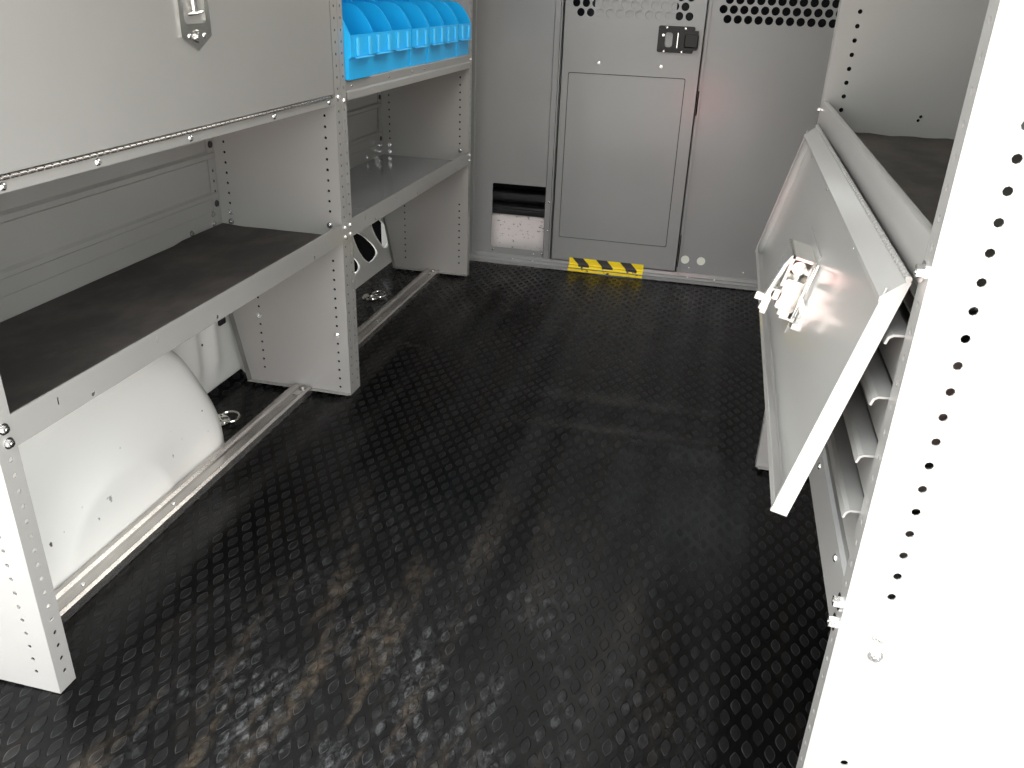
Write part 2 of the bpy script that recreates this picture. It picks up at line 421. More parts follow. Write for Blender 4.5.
# black slam latch of the partition door
bm = NB()
x0, x1, z0, z1 = .600, .722, .800, .884
plate(bm, rrect(x0, x1, z0, z1, .006), [rrect(.624, .650, .815, .866, .009)], (0, YD - .0005, 0), (1, 0, 0), (0, 0, 1), .005)
obj_l = obj('latch_plate', bm, M['blackmetal'], door)
bm = NB()
plate(bm, rrect(x0 + .001, .735, z0 + .010, z1 - .012, .003), [rrect(.624, .650, .817, .864, .009), rrect(.664, .671, .814, .866, .003)], (0, YD - .0055, 0), (1, 0, 0), (0, 0, 1), .007)
box(bm, .690, .737, YD - .020, YD - .012, .818, .860, .004)
obj('latch_body', bm, M['blackmetal'], obj_l)
bm = NB(); box(bm, .665, .6695, YD - .014, YD - .006, .815, .864, .001); obj('latch_bar', bm, M['steel'], obj_l)
bm = NB(); cyl(bm, (.6185, YD - .0125, .855), (0, -1, 0), .004, .002, 12); obj('keyhole', bm, M['steel'], obj_l)
for x, z in ((.628, .879), (.690, .878), (.624, .804), (.684, .804)): bolt((x, YD - .0055, z), (0, -1, 0), obj_l, RIVET, 'rivet', .8)
# door posts, dark gap strips and sill
bm = NB(); box(bm, .262, .266, YP - .010, YP + .02, .012, H)
struct('trim_2', bm, M['part'])
bm = NB(); box(bm, .7565, .7595, YP - .006, YP + .003, .05, .17); box(bm, .7555, .7605, YD - .002, YP, .60, .68)
struct('gap_shade_strips', bm, M['dark'])  # dark strips standing in for shade in the door gap
bm = NB()
fold(bm, [(YP - .034, -.001), (YP - .034, .008), (YP - .022, .008), (YP - .018, .015), (YP - .006, .015), (YP - .004, .028), (YP + .004, .028)], WL + .08, WR - .05, .0016, axis='x')
box(bm, .745, .775, YP + .004, YP + .008, .012, H)
tr = struct('trim_4', bm, M['part'])
for x in (.12, .2, .8, .9): bolt((x, YP - .013, .0165), (0, -.3, 1), tr, RIVET, 'rivet')
bm = NB(); fold(bm, [(YP - .0250, .0108), (YP - .0202, .0184), (YP - .0082, .0186), (YP - .0070, .0310), (YP - .0100, .0350)], .345, .632, -.0008, axis='x')
box(bm, .345, .632, YP - .0102, YP - .0092, .030, .046)
box(bm, .345, .632, YP - .0360, YP - .0352, .0, .010)
t = obj('hazard_tape', bm, M['tape'], loc=(.488, YP - .02, .01)); tag(t, 'yellow and black striped hazard tape stuck on the sill under the grey partition door', 'tape')

# cab beyond the partition
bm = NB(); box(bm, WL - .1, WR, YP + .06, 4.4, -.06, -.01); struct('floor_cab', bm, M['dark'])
r = thing('seat_pedestal', 'white metal pedestal with black top seen through the square cut-out of the partition', 'pedestal', (.13, 3.36, -.01))
bm = NB(); box(bm, -.14, .40, 3.27, 3.55, -.01, .150, .01); obj('pedestal_box', bm, M['whitebox'], r)
bm = NB(); box(bm, -.16, .42, 3.255, 3.60, .153, .19, .010); box(bm, .0, .2, 3.245, 3.30, .166, .180, .004); obj('pedestal_top', bm, M['black'], r)
bm = NB(); box(bm, -.10, .38, 3.30, 3.60, .192, .235, .015); obj('slide_rail', bm, M['black'], r)
for x, lab in ((.10, 'black cab seat glimpsed above the pedestal behind the partition cut-out'), (.98, 'black cab seat behind the right perforated panel')):
    r = thing('cab_seat', lab, 'seat', (x, 3.55, .235 if x < .5 else -.01))
    zb0 = .24 if x < .5 else .0
    bm = NB(); box(bm, x - .25, x + .25, 3.32, 3.85, zb0, .40, .03, 3); obj('seat_cushion', bm, M['seat'], r, True)
    bm = NB(); box(bm, x - .25, x + .25, 3.24, 3.36, .38, 1.12, .04, 3); obj('seat_back', bm, M['seat'], r, True)
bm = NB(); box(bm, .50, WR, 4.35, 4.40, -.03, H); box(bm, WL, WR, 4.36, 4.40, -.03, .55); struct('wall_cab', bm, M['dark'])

# ground outside
bm = NB(); box(bm, -12, 12, -14, 16, -.72, -.68)
struct('ground', bm, M['concrete'])

# ---------------------------------------------------------------- left shelving
def colholes(x, za, zb, r=.0034, z0=.0351, pitch=P1, skip=()):
    out = []; k = math.ceil((za - z0) / pitch)
    while z0 + k * pitch < zb:
        z = z0 + k * pitch
        if not any(a <= z <= b for a, b in skip): out.append(circ(x, z, r, 8))
        k += 1
    return out
def end_panel(parent, y, front, back_lo, back_hi, sgn, flange, ztop, foot=None, holes=(), extra=()):
    """web in the x-z plane at y; flange along the aisle edge; sgn=+1 web faces away from -y"""
    bm = NB()
    bx = min if back_lo < front else max
    f_ = front - .0017 if back_lo < front else front + .0017
    out = [(f_, 0.0), (f_, ztop), (back_hi, ztop), (back_hi, .20), (back_lo, 0.0)]
    plate(bm, out, holes, (0, y, 0), (1, 0, 0), (0, 0, 1), -.0016)
    # front flange
    fy0, fy1 = flange
    d = 1 if back_lo < front else -1
    plate(bm, [(fy0, 0), (fy1, 0), (fy1, ztop), (fy0, ztop)], colholes((fy0 + fy1) / 2 + .001, .02, ztop - .02, .0036, z0=.0306), (front, 0, 0), (0, 1, 0), (0, 0, 1), -.0016 * d)
    # return of the flange
    o = obj('end_panel', bm, M['grey'], parent)
    return o
def back_flange(bm, x, y, dy, z0, z1): box(bm, x, x + .0015, min(y, y + dy), max(y, y + dy), z0, z1)

# --- near unit
ZT = 1.30
U = thing('shelving_unit', 'near left grey steel shelving unit with closed flap door over a black lined shelf', 'shelving unit', (-.16, 1.32, 0))
hn = colholes(-.034, .02, ZT - .02, .0034) + colholes(-.245, .05, .25, .0034)
end_panel(U, Y1 - .0331, 0, -.286, XB, 1, (Y1 - .0331, Y1), ZT, holes=hn)
sk = ((.385, .475), (.72, .78))
hm = colholes(-.0285, .02, ZT - .02, .0034, z0=.0215, skip=sk) + colholes(-.2436, .04, .385, .0034, z0=.0240) + colholes(-.2935, .48, ZT, .0034, z0=.4575, skip=((.72, .76),))
pm = end_panel(U, Y2 - .0331, 0, -.286, XB, 1, (Y2 - .0331, Y2 - .001), ZT, holes=hm)
# foot of the middle panel and its rear edge flange
bm = NB()
hh = [rrect(-.262 + a, -.248 + a, Y2 - .0331 - .010, Y2 - .0331 - .006, .0018, 2) for a in (.0, .025, .05, .185, .21, .235)]
plate(bm, [(-.292, Y2 - .0331 - .014), (-.002, Y2 - .0331 - .014), (-.002, Y2 - .0331), (-.286, Y2 - .0331)], hh, (0, 0, .006), (1, 0, 0), (0, 1, 0), .0015)
obj('panel_foot', bm, M['grey'], pm)
bm = NB(); v = []
for (xx, zz) in ((-.286, .01), (XB, .20), (XB, .41)):
    v.append((bm.verts.new((xx, Y2 - .0331, zz)), bm.verts.new((xx - .001, Y2 - .0331 - .018, zz))))
for i in range(2): bm.faces.new((v[i][0], v[i + 1][0], v[i + 1][1], v[i][1]))
rr = bmesh.ops.solidify(bm, geom=bm.faces[:], thickness=.0015)
obj('rear_flange', bm, M['grey'], pm)
ZLB, ZLT, ZS = .4096, .4559, .424
def shelf(parent, ya, yb, zs, zlb, zlt, m, front=0., back=XB + .002, lip_holes=True, name='shelf'):
    bm = NB()
    box(bm, back, front - .002, ya, yb, zs - .002, zs)          # deck
    o = obj(name, bm, m, parent)
    bm = NB()
    L = yb - ya
    ho = []
    if lip_holes:
        for q in (.08, .92): ho.append(rrect(ya + L * q - .0018, ya + L * q + .0018, zlb + .021, zlb + .033, .0016, 2))
        for q in (.145, .47, .855): ho.append(circ(ya + L * q, zlb + .0075, .0040, 10))
        ho.append(rrect(ya + L * .30 - .0012, ya + L * .30 + .0012, zlb + .026, zlb + .036, .001, 2))
    plate(bm, [(ya, zlb), (yb, zlb), (yb, zlt), (ya, zlt)], ho, (front, 0, 0), (0, 1, 0), (0, 0, 1), -.0016)
    fold(bm, [(front - .012, zlb), (front - .0016, zlb), ], ya, yb, .0015)
    fold(bm, [(front - .0005, zlt - .001), (front - .0045, zlt - .001), (front - .0045, zlt - .009)], ya, yb, .0012)
    obj('shelf_lip', bm, M['grey'], o)
    bm = NB(); fold(bm, [(back + .001, zs), (back + .001, zs + .042)], ya, yb, .0014)
    obj('back_lip', bm, M['grey'], o)
    return o
s1 = shelf(U, Y1, Y2 - .0345, ZS, ZLB, ZLT, M['grey'])
bm = NB()
nx, ny = 6, 30; ya, yb = Y1 + .004, Y2 - .038; xa, xb = XB + .006, -.007
g = [[bm.verts.new((xa + (xb - xa) * i / nx, ya + (yb - ya) * j / ny, ZS + .0035 + .0012 * random.random() * (1 if 0 < i < nx else .3) + (.004 if i == 0 and j > 24 else 0))) for j in range(ny + 1)] for i in range(nx + 1)]
for i in range(nx):
    for j in range(ny): bm.faces.new((g[i][j], g[i + 1][j], g[i + 1][j + 1], g[i][j + 1]))
bmesh.ops.solidify(bm, geom=bm.faces[:], thickness=.003)
obj('shelf_liner', bm, M['liner'], s1, True)['label'] = 'dusty black rubber liner'
# pressed back panel behind the shelf
def back_panel(parent, ya, yb):
    bm = NB(); x = XB - .0015
    prof = [(x, .46), (x, .494), (x + .006, .498), (x + .006, .507), (x, .512), (x, .586), (x + .006, .591), (x + .006, .601), (x, .607), (x, .75), (x, 1.28)]
    fold(bm, prof, ya, yb, .0014); obj('back_panel', bm, M['grey'], parent)
back_panel(U, Y1, Y2 - .036)
bm = NB(); box(bm, XB - .0002, XB + .0014, Y2 - .0331 - .030, Y2 - .0350, .425, 1.28); obj('rear_post', bm, M['grey'], U)
for z in (.622, .4815):
    bm = NB(); cyl(bm, (XB + .0014, Y2 - .0331 - .014, z), (1, 0, 0), .0085, .003, 16, .007); obj('rubber_plug', bm, M['black'], U)
for z in (.5360, .5605, .5115): 
    bm = NB(); box(bm, XB + .0014, XB + .0018, Y2 - .0331 - .0165, Y2 - .0331 - .0125, z - .003, z + .003); obj('slot', bm, M['dark'], U)
# upper flap door with its hinge rail
bm = NB(); plate(bm, [(Y1, .7305), (Y2 - .0345, .7305), (Y2 - .0345, .7470), (Y1, .7470)], [], (.0, 0, 0), (0, 1, 0), (0, 0, 1), -.0016)
box(bm, -.30, -.0016, Y1, Y2 - .0345, .7305, .732)
hr = obj('hinge_rail', bm, M['grey'], U)
bm = NB(); cyl(bm, (.0022, Y1 + .004, .7490), (0, 1, 0), .0012, Y2 - Y1 - .044, 10)
n = 70
for k in range(n):
    y = Y1 + .01 + (Y2 - Y1 - .055) * k / n; cyl(bm, (.0022, y, .7490), (0, 1, 0), .0032, (Y2 - Y1 - .055) / n * .76, 10)
obj('piano_hinge', bm, M['alu'], hr, True)
bm = NB(); box(bm, -.0150, .0006, Y1 + .003, Y2 - .0375, .7525, ZT - .02, .0015)
dr = obj('flap_door', bm, M['grey'], U)
for y in (.86, 1.0345, 1.262, 1.545, 1.793): bolt((.0, y, .7385), (1, 0, 0), hr, RIVET, 'rivet', 1.25)
# paddle latch on the flap door
def hexplate(yc, za, zb, w, tip):
    return [(yc, za), (yc + w, za + tip), (yc + w, zb - tip), (yc, zb), (yc - w, zb - tip), (yc - w, za + tip)]
YL = 1.3085
bm = NB(); plate(bm, hexplate(YL, .8705, 1.0765, .0425, .022), [rrect(YL - .030, YL + .030, .912, 1.035, .008)], (.0008, 0, 0), (0, 1, 0), (0, 0, 1), .0035)
lt = obj('latch_plate', bm, M['steel'], dr)
bm = NB()
A = [(.0043, .908), (.001, .909), (-.006, .922), (-.008, .94), (-.008, 1.01), (-.006, 1.03), (.001, 1.038)]
fold(bm, A, YL - .033, YL + .033, .001); obj('latch_cup', bm, M['steel'], lt)
bm = NB(); tube(bm, [(.004, YL - .020, .926), (.007, YL, .9275), (.004, YL + .024, .930)], .0030, 8)
tube(bm, [(.004, YL + .001, .928), (.006, YL - .004, .95), (.007, YL - .003, .99), (.004, YL, 1.02)], .0055, 10); obj('latch_handle', bm, M['steel'], lt, True)
bm = NB(); cyl(bm, (.0043, YL, .893), (1, 0, 0), .0100, .004, 20, .009); cyl(bm, (.0083, YL, .893), (1, 0, 0), .0060, .0010, 16); obj('lock_cylinder', bm, M['steel'], lt, True)
for dy in (-.021, .021): bolt((.0043, YL + dy, .894), (1, 0, 0), lt, RIVET, 'rivet', 1.0)
# bolts of the near unit
for y, z in ((.7745, .4425), (.777, .4205)): bolt((.0, y, z), (1, 0, 0), U)
for y, z in ((Y2 - .0165, .444), (Y2 - .0165, .421), (Y2 - .0165, .7450)): bolt((.0, y, z), (1, 0, 0), U, s=.75)
for x, z in ((-.2935, .460), (-.2935, .437), (-.0300, .452), (-.2436, .1960), (-.0285, .168)): bolt((x, Y2 - .0347, z), (0, -1, 0), U, s=.9)
for y, z in ((1.785, .461), (1.785, .438), (1.69, .437)): bolt((XB + .003, y, z), (1, 0, 0), U, s=.85)

bm = NB(); box(bm, XB, XB + .0015, Y2 - .0312, Y2 - .0005, .20, ZT); box(bm, XB, -.002, Y2 - .0312, Y2 - .0005, ZT - .002, ZT); obj('channel_light_block', bm, M['grey'], U)  # unseen plates added to keep light out behind the panel holes
bm = NB(); box(bm, -.286, -.284, Y2 - .0312, Y2 - .0005, 0, .20); obj('channel_light_block', bm, M['grey'], U)
bm = NB(); box(bm, XB + .0025, -.003, Y2 - .0300, Y2 - .0020, .21, ZT - .004); box(bm, -.283, -.003, Y2 - .0300, Y2 - .0020, .004, .2095); obj('hole_shade_block', bm, M['dark'], U)  # unseen dark block standing for the shade behind the holes
# --- far unit
V_ = thing('shelving_unit', 'far left grey steel shelving unit holding the blue bins, bare metal shelf below', 'shelving unit', (-.16, 2.40, 0))
hf = colholes(-.0285, .02, ZT - .02, .0034, z0=.0215, skip=sk)
end_panel(V_, Y2 + .0028, 0, -.286, XB, 1, (Y2 + .0005, Y2 + .0275), ZT, holes=hf)
hf = colholes(-.0330, .04, .28, .0034, z0=.0480) + colholes(-.0330, .48, ZT, .0034, z0=.4575, skip=((.74, .78),)) + colholes(-.2436, .04, .30, .0034, z0=.0480) + colholes(-.2935, .48, .73, .0034, z0=.4575)
pf = end_panel(V_, Y3 - .0260, 0, -.286, XB, 1, (Y3 - .0260, Y3), ZT, holes=hf)
bm = NB(); plate(bm, [(-.292, Y3 - .040), (-.002, Y3 - .040), (-.002, Y3 - .026), (-.286, Y3 - .026)], [], (0, 0, .006), (1, 0, 0), (0, 1, 0), .0015); obj('panel_foot', bm, M['grey'], pf)
bm = NB(); v = []
for (xx, zz) in ((-.286, .01), (XB, .20), (XB, .41)):
    v.append((bm.verts.new((xx, Y3 - .0262, zz)), bm.verts.new((xx - .001, Y3 - .045, zz))))
for i in range(2): bm.faces.new((v[i][0], v[i + 1][0], v[i + 1][1], v[i][1]))
bmesh.ops.solidify(bm, geom=bm.faces[:], thickness=.0015); obj('rear_flange', bm, M['grey'], pf)
ya, yb = Y2 + .0275, Y3 - .0275
s2 = shelf(V_, ya, yb, ZS, .4130, .4562, M['shelfmetal'])
back_panel(V_, ya, yb)
bm = NB(); box(bm, XB - .0002, XB + .0014, yb - .030, yb, .425, 1.28); obj('rear_post', bm, M['grey'], V_)
for z in (.622, .4815):
    bm = NB(); cyl(bm, (XB + .0014, yb - .014, z), (1, 0, 0), .0085, .003, 16, .007); obj('rubber_plug', bm, M['black'], V_)
bm = NB(); plate(bm, [(-.286, 0), (-.002, 0), (-.002, ZT), (XB, ZT), (XB, .20)], [], (0, Y3 - .001, 0), (1, 0, 0), (0, 0, 1), -.001)
box(bm, XB, XB + .0012, Y3 - .0244, Y3 - .001, .20, ZT); box(bm, XB, -.002, Y3 - .0244, Y3 - .001, ZT - .002, ZT); box(bm, -.286, -.285, Y3 - .0244, Y3 - .001, 0, .2)
obj('channel_light_back', bm, M['grey'], V_)  # unseen back plate added so the panel holes stay dark
bm = NB(); box(bm, XB + .0025, -.003, Y3 - .0235, Y3 - .0025, .21, ZT - .004); box(bm, -.283, -.003, Y3 - .0235, Y3 - .0025, .004, .2095); obj('hole_shade_block', bm, M['dark'], V_)  # dark block in place of shade behind the far panel holes
# bin shelf with rolled front
bm = NB(); box(bm, XB + .002, -.006, ya, yb, .7745, .7762); s3 = obj('bin_shelf', bm, M['grey'], V_)
bm = NB()
fold(bm, [(-.010, .7755), (-.0045, .7755), (-.0010, .7725), (-.0030, .7530), (.0015, .7490), (.0015, .7345), (-.006, .7335)], ya, yb, .0014)
lp = obj('shelf_lip', bm, M['grey'], s3)
for y in (1.92, 2.155, 2.33, 2.43): bolt((-.0010, y, .7625), (1, 0, 0), lp, RIVET, 'rivet', .7)
bolt((.0, Y2 + .014, .7345), (1, 0, 0), V_, s=.75); bolt((.0, Y3 - .012, .7600), (1, 0, 0), V_, s=.6)
for z in (.444, .421): bolt((.0, Y2 + .014, z), (1, 0, 0), V_, s=.75)
for z in (.444, .425): bolt((.0, Y3 - .012, z), (1, 0, 0), V_, s=.6)
for x, z in ((-.2935, .460), (-.2935, .437), (-.0300, .458)): bolt((x, Y3 - .0277, z), (0, -1, 0), V_, s=.85)
for y, z in ((2.855, .461), (2.855, .440), (2.74, .439)): bolt((XB + .003, y, z), (1, 0, 0), V_, s=.85)

# --- blue bins (one built, six copied)
def make_bin():
    r = thing('parts_bin', '', 'bin', (0, 0, .7768), 'blue parts bins on the left shelf')
    W, D = .1380, .272; w = W / 2; t = .0028
    # shell: bottom, front, back, two curved sides. local frame: y across, x depth (0 front, -D back), z up
    side = [(-.006, 0), (-.003, .045), (.004, .050), (.004, .094)]
    curve = [(.004, .095), (-.004, .112), (-.0129, .1265), (-.022, .139), (-.031, .148), (-.042, .155), (-.058, .159), (-.08, .160), (-D, .160)]
    poly = side + curve[1:] + [(-D + .008, 0)]
    z0 = .7768
    bm = NB()
    for s in (-1, 1):
        y = s * (w - t) if s > 0 else -w
        plate(bm, poly, [], (0, y + (t if s > 0 else t), z0), (1, 0, 0), (0, 0, 1), t)
    box(bm, -D + .006, -.004, -w + .001, w - .001, z0, z0 + t)
    fold(bm, [(-.0045, z0), (-.002, z0 + .045), (.0045, z0 + .050), (.0045, z0 + .096)], -w + .001, w - .001, t)
    fold(bm, [(-D + .009, z0), (-D, z0 + .160), (-D - .004, z0 + .162)], -w + .001, w - .001, -t)
    bmesh.ops.remove_doubles(bm, verts=bm.verts, dist=1e-6)
    o = obj('bin_body', bm, M['blue'], r)
    bm = NB(); fold(bm, [(.003, z0 + .0475), (.010, z0 + .0460), (.0155, z0 + .0478)], -w * .64, w * .64, .0020)
    obj('finger_lip', bm, M['bluelip'], r)
    for s in (-1, 1):
        bm = NB(); box(bm, .0045, .0095, s * w * .50 - .005, s * w * .50 + .005, z0 + .052, z0 + .090, .001); obj('label_holder', bm, M['bluelip'], r)
    for s in (-w, w - .006):
        bm = NB(); fold(bm, [(-D + .02, z0 + .160), (-D + .02, z0 + .1625), (-.105, z0 + .1625), (-.105, z0 + .160)], s, s + .006, .0015); obj('rim', bm, M['blue'], r)
    return r
bn = make_bin()
labs = ['blue plastic bin nearest the grey flap door, first of the row and slightly pulled forward',
        'second blue plastic bin of the row, counted from the flap door',
        'third blue plastic bin of the row, counted from the flap door',
        'middle blue plastic bin of the row of seven',
        'third blue plastic bin from the grey partition',
        'second blue plastic bin from the grey partition',
        'blue plastic bin at the partition end of the row']
for i in range(7):
    y = 1.957 if i == 0 else 2.1015 + (i - 1) * .1425
    if i == 0: o = bn
    else:
        o = bn.copy(); COL.objects.link(o)
        for ch in [c for c in bn.children]:
            c = ch.copy(); COL.objects.link(c); c.parent = o
    o.location = (.011 if i == 0 else .001 + .0015 * math.sin(i * 2.1), y, .7768); o['label'] = labs[i]

# ---------------------------------------------------------------- wheel housing
bm = NB()
yc, zc, R0 = 1.14, -.02, .40; xf, xw, rs = -.166, -.336, .075
prof = []
for k in range(7):          # rounded shoulder from face to crown
    a = PI / 2 * k / 6; prof.append((xf - rs + rs * math.cos(a), R0 - rs + rs * math.sin(a)))
prof += [(xw - .05, R0 + .003)]
face = [(xf + .002, .02), (xf + .002, .14), (xf + .0015, .16), (xf - .001, .165), (xf - .001, R0 - rs - .06), (xf, R0 - rs - .03)]
full = face + prof
a0 = math.asin(-zc / R0) if False else 0
rings = []
nA = 56
for j in range(nA + 1):
    a = PI * j / nA
    row = []
    for (x, r) in full:
        wob = .004 * math.sin(a * 9) * (1 if x < xf - .01 else 0)
        row.append(bm.verts.new((x, yc + (r + wob) * math.cos(a), zc + (r + wob) * math.sin(a))))
    rings.append(row)
for j in range(nA):
    for k in range(len(full) - 1): bm.faces.new((rings[j][k], rings[j][k + 1], rings[j + 1][k + 1], rings[j + 1][k]))
c = bm.verts.new((xf + .002, yc, zc))
for j in range(nA): bm.faces.new((rings[j][0], rings[j + 1][0], c))
# weld flange at the far foot
wh = obj('wheel_housing', bm, M['white'], None, True, loc=(-.25, yc, 0))
tag(wh, 'white painted metal wheel housing bulging under the near left shelf', 'wheel housing')

# ---------------------------------------------------------------- floor rails and tie-down rings
def rail(ya, yb, lab, endbolt=True):
    r = thing('floor_rail', lab, 'rail', (-.132, (ya + yb) / 2, 0), 'aluminium floor rails along the left shelving')
    bm = NB()
    X = -.106
    prof = [(X + .0015, -.003), (X, .013), (X - .006, .0165), (X - .012, .0125), (X - .030, .0115), (X - .036, .0125), (X - .042, .0165), (X - .052, .016), (X - .056, .006)]
    fold(bm, prof, ya, yb, .002)
    box(bm, X - .050, X - .003, ya, yb, -.002, .009)
    obj('rail_body', bm, M['alu'], r, False)
    if endbolt:
        bm = NB(); cyl(bm, (X - .022, yb - .012, .012), (0, 0, 1), .0085, .005, 16, .0075); obj('rail_bolt', bm, M['alu'], r)
        bm = NB(); box(bm, X - .029, X - .013, yb - .055, yb - .030, .0118, .0135, .0005); obj('rail_clip', bm, M['zinc'], r)
    for q in (.45, .2): bolt((X - .022, ya + (yb - ya) * q, .0125), (0, 0, 1), r, RIVET, 'rivet', .9)
rail(Y1 - .032, Y2 - .040, 'aluminium floor rail running beside the white wheel housing')
rail(Y2 + .006, Y3 - .032, 'aluminium floor rail under the bare metal shelf, ending at the far end panel')
def ring(x, y, lab):
    r = thing('tie_down_ring', lab, 'tie-down ring', (x, y, 0), 'floor tie-down rings')
    bm = NB(); cyl(bm, (x, y, -.002), (0, 0, 1), .030, .005, 28, .026); cyl(bm, (x, y, .003), (0, 0, 1), .012, .006, 18, .009); obj('ring_base', bm, M['steel'], r, True)
    bm = NB(); pts = [(x + .026 + .024 * math.cos(a), y + .012 + .020 * math.sin(a), .008 + .004 * math.sin(a)) for a in [2 * PI * k / 26 for k in range(26)]]
    tube(bm, pts, .0030, 8, closed=True); obj('loop', bm, M['steel'], r, True)
ring(-.252, 1.600, 'steel tie-down ring in the mat beside the white wheel housing')
ring(-.250, 2.560, 'steel tie-down ring in the mat before the holed white body side')

# ---------------------------------------------------------------- right cabinet
K = thing('storage_cabinet', 'grey steel cabinet at right with flap door hanging open over its drawers', 'cabinet', (1.19, 1.25, 0))
XBk = XR + .335
def rpanel(y, flange, holes, ztop=1.36):
    bm = NB()
    plate(bm, [(XR + .0017, 0), (XBk, 0), (XBk, ztop), (XR + .0017, ztop)], holes, (0, y, 0), (1, 0, 0), (0, 0, 1), -.0016)
    fy0, fy1 = flange
    plate(bm, [(fy0, 0), (fy1, 0), (fy1, ztop), (fy0, ztop)], colholes((fy0 + fy1) / 2, .02, ztop, .0036, z0=.0200), (XR, 0, 0), (0, 1, 0), (0, 0, 1), .0016)
    return obj('end_panel', bm, M['grey'], K)
hr_ = colholes(XR + .0395, .44, 1.34, .0040, z0=.4632) + colholes(XR + .0395, .02, .245, .0040, z0=.2379) + colholes(XR + .27, .44, 1.3, .0040, z0=.4632)
rpanel(YRN - .0286, (YRN - .0286, YRN), hr_)
hq = colholes(XR + .0360, .79, 1.34, .0042, z0=.7933) + [circ(XR + .175, .783, .003, 8), circ(XR + .178, .790, .003, 8)]
p = rpanel(YRF, (YRF, YRF + .028), hq)
bm = NB(); box(bm, XR + .004, XBk, YRF - .014, YRF, .004, .0055); obj('panel_foot', bm, M['grey'], p)
bm = NB(); plate(bm, [(XR + .002, 0), (XBk, 0), (XBk, 1.36), (XR + .002, 1.36)], [], (0, YRF + .027, 0), (1, 0, 0), (0, 0, 1), -.001); box(bm, XR + .002, XBk, YRF + .0017, YRF + .027, 1.358, 1.36); box(bm, XBk - .001, XBk, YRF + .0017, YRF + .027, 0, 1.36)
obj('channel_light_back', bm, M['grey'], K)  # back plate added to shut light out of the right panel holes
bm = NB(); box(bm, XR + .003, XBk - .002, YRF + .0025, YRF + .0250, .004, 1.356); obj('hole_shade_block', bm, M['dark'], K)  # unseen dark block giving the right panel holes their shade
for y, z in ((.7340, .4335), (.7340, .4075), (.7335, .7800)): bolt((XR, y, z), (-1, 0, 0), K, s=1.15)
bolt((XR - .001, YRF + .012, .7905), (-1, 0, 0), K, s=.7); bolt((XR + .0, YRF + .012, .985), (-1, 0, 0), K, s=.8)
bolt((XR + .0395, YRN - .0288, .4140), (0, -1, 0), K, s=.9); bolt((XR + .0395, YRN - .0288, .3900), (0, -1, 0), K, s=.9)
# top deck with tall front lip
ya, yb = YRN + .001, YRF - .001
bm = NB(); box(bm, XR + .004, XBk, ya, yb, .748, .750); dk = obj('shelf', bm, M['grey'], K)
bm = NB()
fold(bm, [(XR + .001, .7655), (XR, .7670), (XR, .8030), (XR + .0012, .8062), (XR + .0035, .8075), (XR + .0100, .8070), (XR + .0120, .8050), (XR + .0120, .750)], ya, yb, -.0013)
obj('shelf_lip', bm, M['grey'], dk, True)
bm = NB()
nx, ny = 16, 40; xa, xb = XR + .0138, XBk - .004
g = [[bm.verts.new((xa + (xb - xa) * i / nx, ya + .002 + (yb - ya - .006) * j / ny, .7535 + .0012 * math.sin(i * 1.9) * math.sin(j * .5) + .001 * random.random() + (.005 * (1 - i / 5) if j == ny and i < 5 else 0))) for j in range(ny + 1)] for i in range(nx + 1)]
for i in range(nx):
    for j in range(ny): bm.faces.new((g[i][j], g[i + 1][j], g[i + 1][j + 1], g[i][j + 1]))
bmesh.ops.solidify(bm, geom=bm.faces[:], thickness=.003)
obj('shelf_liner', bm, M['liner'], dk, True)['label'] = 'worn black rubber liner'
bm = NB(); box(bm, XBk - .002, XBk, ya, yb, .39, 1.34); obj('back_panel', bm, M['grey'], K)
# kick rail and drawers
bm = NB(); fold(bm, [(XR + .018, .3895), (XR, .3895), (XR, .4560), (XR + .004, .4600), (XR + .020, .4600)], ya, yb, -.0014)
kr = obj('bottom_rail', bm, M['grey'], K)
for y in (.80, 1.0, 1.4): bolt((XR, y, .440), (-1, 0, 0), kr, RIVET, 'rivet')
DZ = [.5320, .5945, .6560, .7170]
for i, z in enumerate(DZ):
    d = NB(); zb_ = (DZ[i - 1] + .006) if i else .466
    box(d, XR + .0062, XR + .0078, ya + .006, yb - .006, zb_, z)
    box(d, XR + .0078, XR + .30, ya + .008, ya + .0095, zb_ + .003, z - .006)
    box(d, XR + .0078, XR + .30, yb - .0095, yb - .008, zb_ + .003, z - .006)
    box(d, XR + .0078, XR + .30, ya + .0095, yb - .0095, zb_ + .003, zb_ + .0045)
    dd = obj('drawer', d, M['grey'], K)
    d = NB(); fold(d, [(XR + .0078, z), (XR - .0080, z - .0012), (XR - .0120, z - .0040), (XR - .0140, z - .0105)], ya + .006, yb - .006, .0022)
    obj('drawer_pull', d, M['grey'], dd)
bm = NB(); box(bm, XR + .012, XR + .3, ya + .0965, ya + .098, .735, .74); box(bm, XR + .0078, XR + .30, ya, yb, .728, .7295); obj('divider', bm, M['grey'], K)
